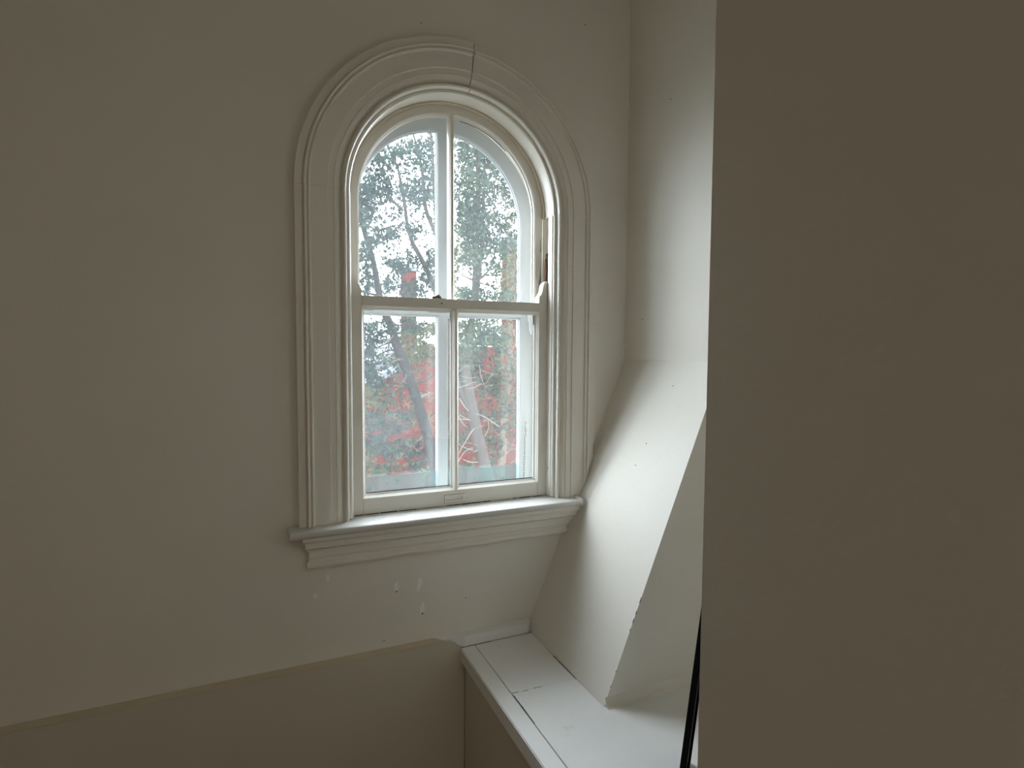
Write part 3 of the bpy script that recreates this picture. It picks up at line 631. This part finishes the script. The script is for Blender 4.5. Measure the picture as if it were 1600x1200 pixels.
t2 = make_tree('cedar_tree', 'cedar with slender curving trunk left of the centre muntin', 11.6,
    [[(598, 210, 2.5), (608, 235, 3), (620, 258, 3.5), (628, 295, 5), (633, 325, 5.5), (637, 355, 6), (645, 380, 7), (657, 402, 8), (670, 428, 8), (682, 460, 9), (688, 510, 9), (688, 600, 9), (690, 700, 10), (690, 790, 11)],
     [(582, 240, 3), (595, 265, 3.5), (604, 290, 4.5), (608, 308, 5), (618, 318, 5), (630, 330, 4.5)]],
    [[(637, 333, 1), (650, 345, 1.6), (660, 360, 2), (668, 382, 1.6)], [(649, 378, 1.5), (657, 384, 1.6), (668, 388, 1.4)], [(604, 282, 1.2), (612, 292, 1.6), (625, 303, 1.6)],
     [(625, 305, 1), (640, 316, 1.2), (664, 322, 1)], [(598, 235, 1.5), (612, 250, 2), (630, 262, 2), (645, 268, 1.5), (655, 262, 1)], [(619, 363, 1.2), (630, 372, 1.6), (645, 376, 1.6)],
     [(618, 362, .8), (631, 385, 1), (632, 395, .8)], ['twig', (568, 690, 1.6), (573, 712, 2), (585, 722, 2), (600, 727, 1.4)], ['twig', (606, 726, 1.5), (625, 715, 2), (640, 698, 2.6), (658, 685, 3), (668, 670, 3)],
     ['twig', (640, 657, 2), (650, 661, 2.2), (662, 666, 3), (673, 680, 3)], [(596, 702, 1.5), (610, 695, 2.4), (628, 690, 3), (650, 683, 2.6), (668, 672, 2)], [(600, 704, 1.2), (622, 680, 2), (645, 665, 2.6), (672, 650, 3), (690, 640, 2.6)],
     ['twig', (617, 641, 1.6), (640, 630, 3.4), (655, 622, 4.4), (670, 614, 4.4)], ['twig', (655, 722, 1), (672, 715, 1.5), (686, 704, 2)], ['twig', (564, 640, 3), (572, 634, 2.6), (585, 622, 1.6), (598, 618, 1)], ['twig', (654, 624, 2), (668, 620, 1), (690, 606, 1.4)], ['twig', (570, 668, .8), (590, 655, 1.2), (612, 640, 1)]], BARK[0])
foliage(t2, 11.7, [(640, 232, 20, 20, .7), (633, 295, 14, 14, .9), (652, 300, 16, 16, 1.0), (615, 408, 15, 7, 1.2), (628, 412, 14, 9, 1.2), (622, 425, 5, 12, 1.0), (645, 400, 10, 10, .9), (650, 355, 8, 8, 1.0), (630, 350, 10, 6, 1.0),
    (640, 452, 24, 16, .9), (675, 400, 10, 16, 1.2), (672, 430, 14, 20, 1.1), (588, 655, 22, 14, .7), (612, 665, 20, 10, .8), (585, 690, 20, 12, .9), (610, 700, 22, 12, .9), (640, 705, 16, 8, .8), (655, 725, 24, 8, .9), (612, 730, 24, 5, .8), (648, 690, 18, 5, .7), (668, 708, 12, 12, .8), (640, 647, 14, 5, 1.0)], LEAF[0], 0.135, 1.0, 0.85)
foliage(t2, 11.4, [(625, 640, 65, 110, .12), (655, 545, 34, 15, 1.2), (640, 525, 28, 10, .8), (672, 512, 20, 12, .9), (582, 615, 16, 18, 1.1), (606, 628, 16, 6, .8), (585, 732, 18, 8, 1.2), (575, 715, 10, 16, .9), (600, 650, 18, 10, .6), (640, 560, 26, 8, .7), (665, 732, 20, 6, .8), (682, 555, 8, 20, .9)], LEAF[2], 0.12, 0.9, 0.85)
t3 = make_tree('cedar_tree', 'cedar with two thin forked stems just left of the muntin', 14.0,
    [[(644, 205, 3), (653, 235, 3.6), (659, 265, 4.5), (662, 295, 5.5), (665, 325, 6), (673, 348, 7), (682, 368, 8), (688, 395, 9), (693, 430, 10), (697, 480, 11), (700, 560, 12), (702, 700, 13), (702, 790, 14)],
     [(673, 205, 4), (676, 250, 5), (678, 290, 6), (680, 325, 6), (682, 362, 7)], [(700, 440, 4), (694, 400, 4), (690, 370, 3)]],
    [[(650, 255, 1), (652, 240, 1.6), (650, 230, 1)], [(660, 270, 1), (668, 280, 1.5), (678, 292, 1.5)], [(680, 300, 1), (672, 285, 1.4), (664, 278, 1)]], BARK[1])
foliage(t3, 14.0, [(640, 330, 60, 130, .14), (640, 540, 60, 40, .15), (665, 512, 26, 10, .9), (668, 225, 14, 18, .8), (672, 260, 12, 20, .9), (676, 292, 10, 20, 1.2), (655, 240, 10, 20, .6), (688, 350, 6, 40, .6), (688, 400, 9, 18, 1.2), (655, 285, 10, 12, .8), (688, 445, 8, 16, 1.0), (690, 560, 8, 40, .8)], LEAF[0], 0.15, 1.0, 0.9)
t4 = make_tree('cedar_tree', 'cedar with thick pale trunk leaning across the lower right pane', 7.4,
    [[(749, 190, 4), (746, 240, 5), (747, 300, 7), (746, 350, 8), (744, 400, 9), (743, 440, 11), (741, 475, 11), (734, 520, 11), (728, 570, 14), (732, 610, 18), (740, 650, 18), (748, 690, 19), (758, 730, 20), (770, 790, 22)],
     [(706, 560, 5), (712, 590, 8), (722, 612, 10), (735, 640, 12)], [(757, 200, 3), (756, 300, 4), (753, 370, 5), (750, 420, 6), (745, 460, 6)]],
    [[(746, 438, 4), (757, 430, 4), (768, 415, 3), (773, 398, 2), (775, 388, 1.4)], [(706, 418, 1.5), (722, 430, 2), (735, 436, 3), (745, 440, 3), (760, 445, 2), (775, 446, 1.6), (785, 437, 1)],
     ['twig', (722, 378, 1), (736, 388, 2), (748, 398, 2)], ['twig', (725, 410, 1), (731, 428, 1.6), (738, 438, 1.4)], ['twig', (775, 370, 1), (790, 382, 1.6), (800, 392, 1.6)],
     ['twig', (718, 622, 1.6), (727, 637, 1.6), (738, 645, 1.6), (752, 649, 1.6), (763, 655, 1.6), (770, 660, 1.8), (781, 667, 1.6)], ['twig', (763, 656, 1), (763, 670, 1.2), (757, 682, 1)], ['twig', (716, 710, 1.2), (724, 696, 1.6), (736, 676, 1.6), (742, 668, 1)],
     ['twig', (716, 722, 1), (726, 706, 1.4), (738, 700, 1.4)], ['twig', (731, 608, 1), (745, 604, 1.4), (752, 599, 1.2)], ['twig', (724, 718, 1.6), (735, 722, 1.6), (747, 722, 1.4)], ['twig', (716, 650, 1.4), (724, 663, 1.2), (732, 668, 1)],
     ['twig', (749, 570, 1), (752, 590, 1.4), (758, 600, 1.2), (768, 585, 1)], ['twig', (706, 470, 1.6), (722, 468, 1.6), (738, 469, 1.2)]], BARK[1])
foliage(t4, 7.4, [(775, 528, 22, 12, 1.2), (755, 508, 46, 12, 1.0), (740, 530, 30, 14, .8), (762, 320, 55, 125, .35), (765, 620, 55, 120, .22), (740, 235, 34, 34, .75), (725, 290, 18, 40, .8), (750, 300, 22, 36, .9), (770, 270, 24, 26, .75), (795, 300, 14, 30, .8), (780, 340, 24, 12, .8), (725, 350, 18, 18, .9), (745, 370, 22, 30, 1.1), (770, 385, 16, 12, 1.1),
    (740, 400, 20, 14, .8), (760, 460, 50, 8, .9), (722, 455, 16, 12, .8), (785, 460, 20, 12, .8), (765, 420, 14, 12, .4), (735, 505, 28, 12, .9), (775, 525, 12, 14, 1.1), (728, 540, 14, 34, 1.2), (722, 575, 10, 20, 1.1), (742, 545, 12, 22, 1.0), (770, 590, 16, 12, 1.3), (760, 608, 20, 7, 1.0),
    (745, 585, 8, 14, .9), (722, 690, 12, 14, .8), (728, 725, 16, 7, .9), (770, 648, 10, 12, .9), (765, 685, 14, 8, .9), (722, 648, 8, 8, .8), (762, 722, 12, 8, .9)], LEAF[1], 0.085, 1.0, 0.95, behind=True)
foliage(t4, 7.5, [(762, 300, 55, 120, .25), (765, 620, 55, 110, .15), (755, 225, 40, 24, .6), (735, 325, 24, 20, .6), (790, 375, 16, 20, .7), (750, 345, 18, 20, .7), (738, 455, 24, 14, .6), (755, 515, 30, 10, .6), (726, 600, 8, 14, .6)], LEAF[0], 0.10, 0.9, 0.95, behind=True)
t5 = make_tree('cedar_tree', 'cedar with straight reddish trunk beside the right storm stile', 9.7,
    [[(800, 390, 5), (801, 440, 7), (799, 490, 8), (796, 530, 9), (797, 580, 9), (792, 620, 10), (788, 660, 11), (786, 700, 12), (783, 745, 12), (780, 795, 13)]],
    [['twig', (797, 500, 1), (803, 520, 1.8), (806, 535, 2), (800, 545, 2)], ['twig', (815, 600, 1), (808, 585, 1.4), (800, 570, 1.4)], ['twig', (812, 650, 1), (804, 668, 1.4), (794, 674, 1.4)], ['twig', (792, 692, 3), (804, 696, 3), (812, 696, 1.6)],
     ['twig', (790, 708, 1), (800, 703, 1.4), (812, 699, 1)], ['twig', (812, 506, 1), (806, 518, 1.2), (800, 510, 1)], ['twig', (806, 470, 1), (800, 480, 1.4), (790, 500, 1.2)]], BARK[2])
foliage(t5, 9.7, [(855, 380, 42, 170, .7), (860, 640, 42, 120, .8), (797, 400, 12, 34, 1.3), (792, 445, 16, 24, 1.1), (800, 350, 8, 24, .9), (722, 395, 16, 24, 1.2), (712, 425, 8, 20, .9), (780, 560, 8, 22, 1.0), (762, 525, 20, 12, .8), (785, 620, 11, 16, 1.0), (742, 260, 12, 26, .5), (778, 230, 14, 14, .5), (735, 320, 9, 24, .5), (776, 420, 6, 10, .8), (740, 530, 14, 10, .6), (762, 735, 16, 4, 1.0), (800, 560, 9, 30, .5), (806, 620, 8, 40, .5)], LEAF[2], 0.095, 1.05)

# fine bare twigs, too many to count, hung along each trunk
def twigs(root, Y, zones, mat):
    bm = bmesh.new()
    for (cx, cy, rx, ry, n, up) in zones:
        for _ in range(n):
            x, y = cx+random.uniform(-rx, rx), cy+random.uniform(-ry, ry); a = random.uniform(-0.5, 0.7) if random.random() < .5 else pi-random.uniform(-0.5, 0.7)
            L_ = random.uniform(12, 38); yy = Y+random.uniform(-.8, .8); pts = []
            for k in range(6):
                pts.append(at(x, y, yy+k*0.02)); x += cos(a)*L_/5; y -= sin(a)*L_/5*up; a += random.uniform(-0.35, 0.35)
            r = random.uniform(0.4, 1.0)/2*(Y+2)/FPX; tube(bm, pts, [r*1.5, r*1.3, r*1.1, r, r*.8, r*.4], 4, False)
    o = obj('twigs', bm, mat, root); o['kind'] = 'stuff'
twigs(t1, 9.1, [(615, 330, 55, 120, 34, 1), (600, 530, 35, 40, 26, .5)], BARK[0])
twigs(t2, 11.5, [(630, 660, 60, 80, 44, .8)], TWIG)
twigs(t3, 13.9, [(660, 320, 30, 120, 22, 1), (672, 700, 14, 50, 16, 1.4)], TWIG)
twigs(t4, 7.3, [(755, 340, 50, 130, 30, 1), (745, 650, 32, 100, 40, .8)], TWIG)
twigs(t5, 9.6, [(800, 560, 16, 170, 30, 1.5)], TWIG)
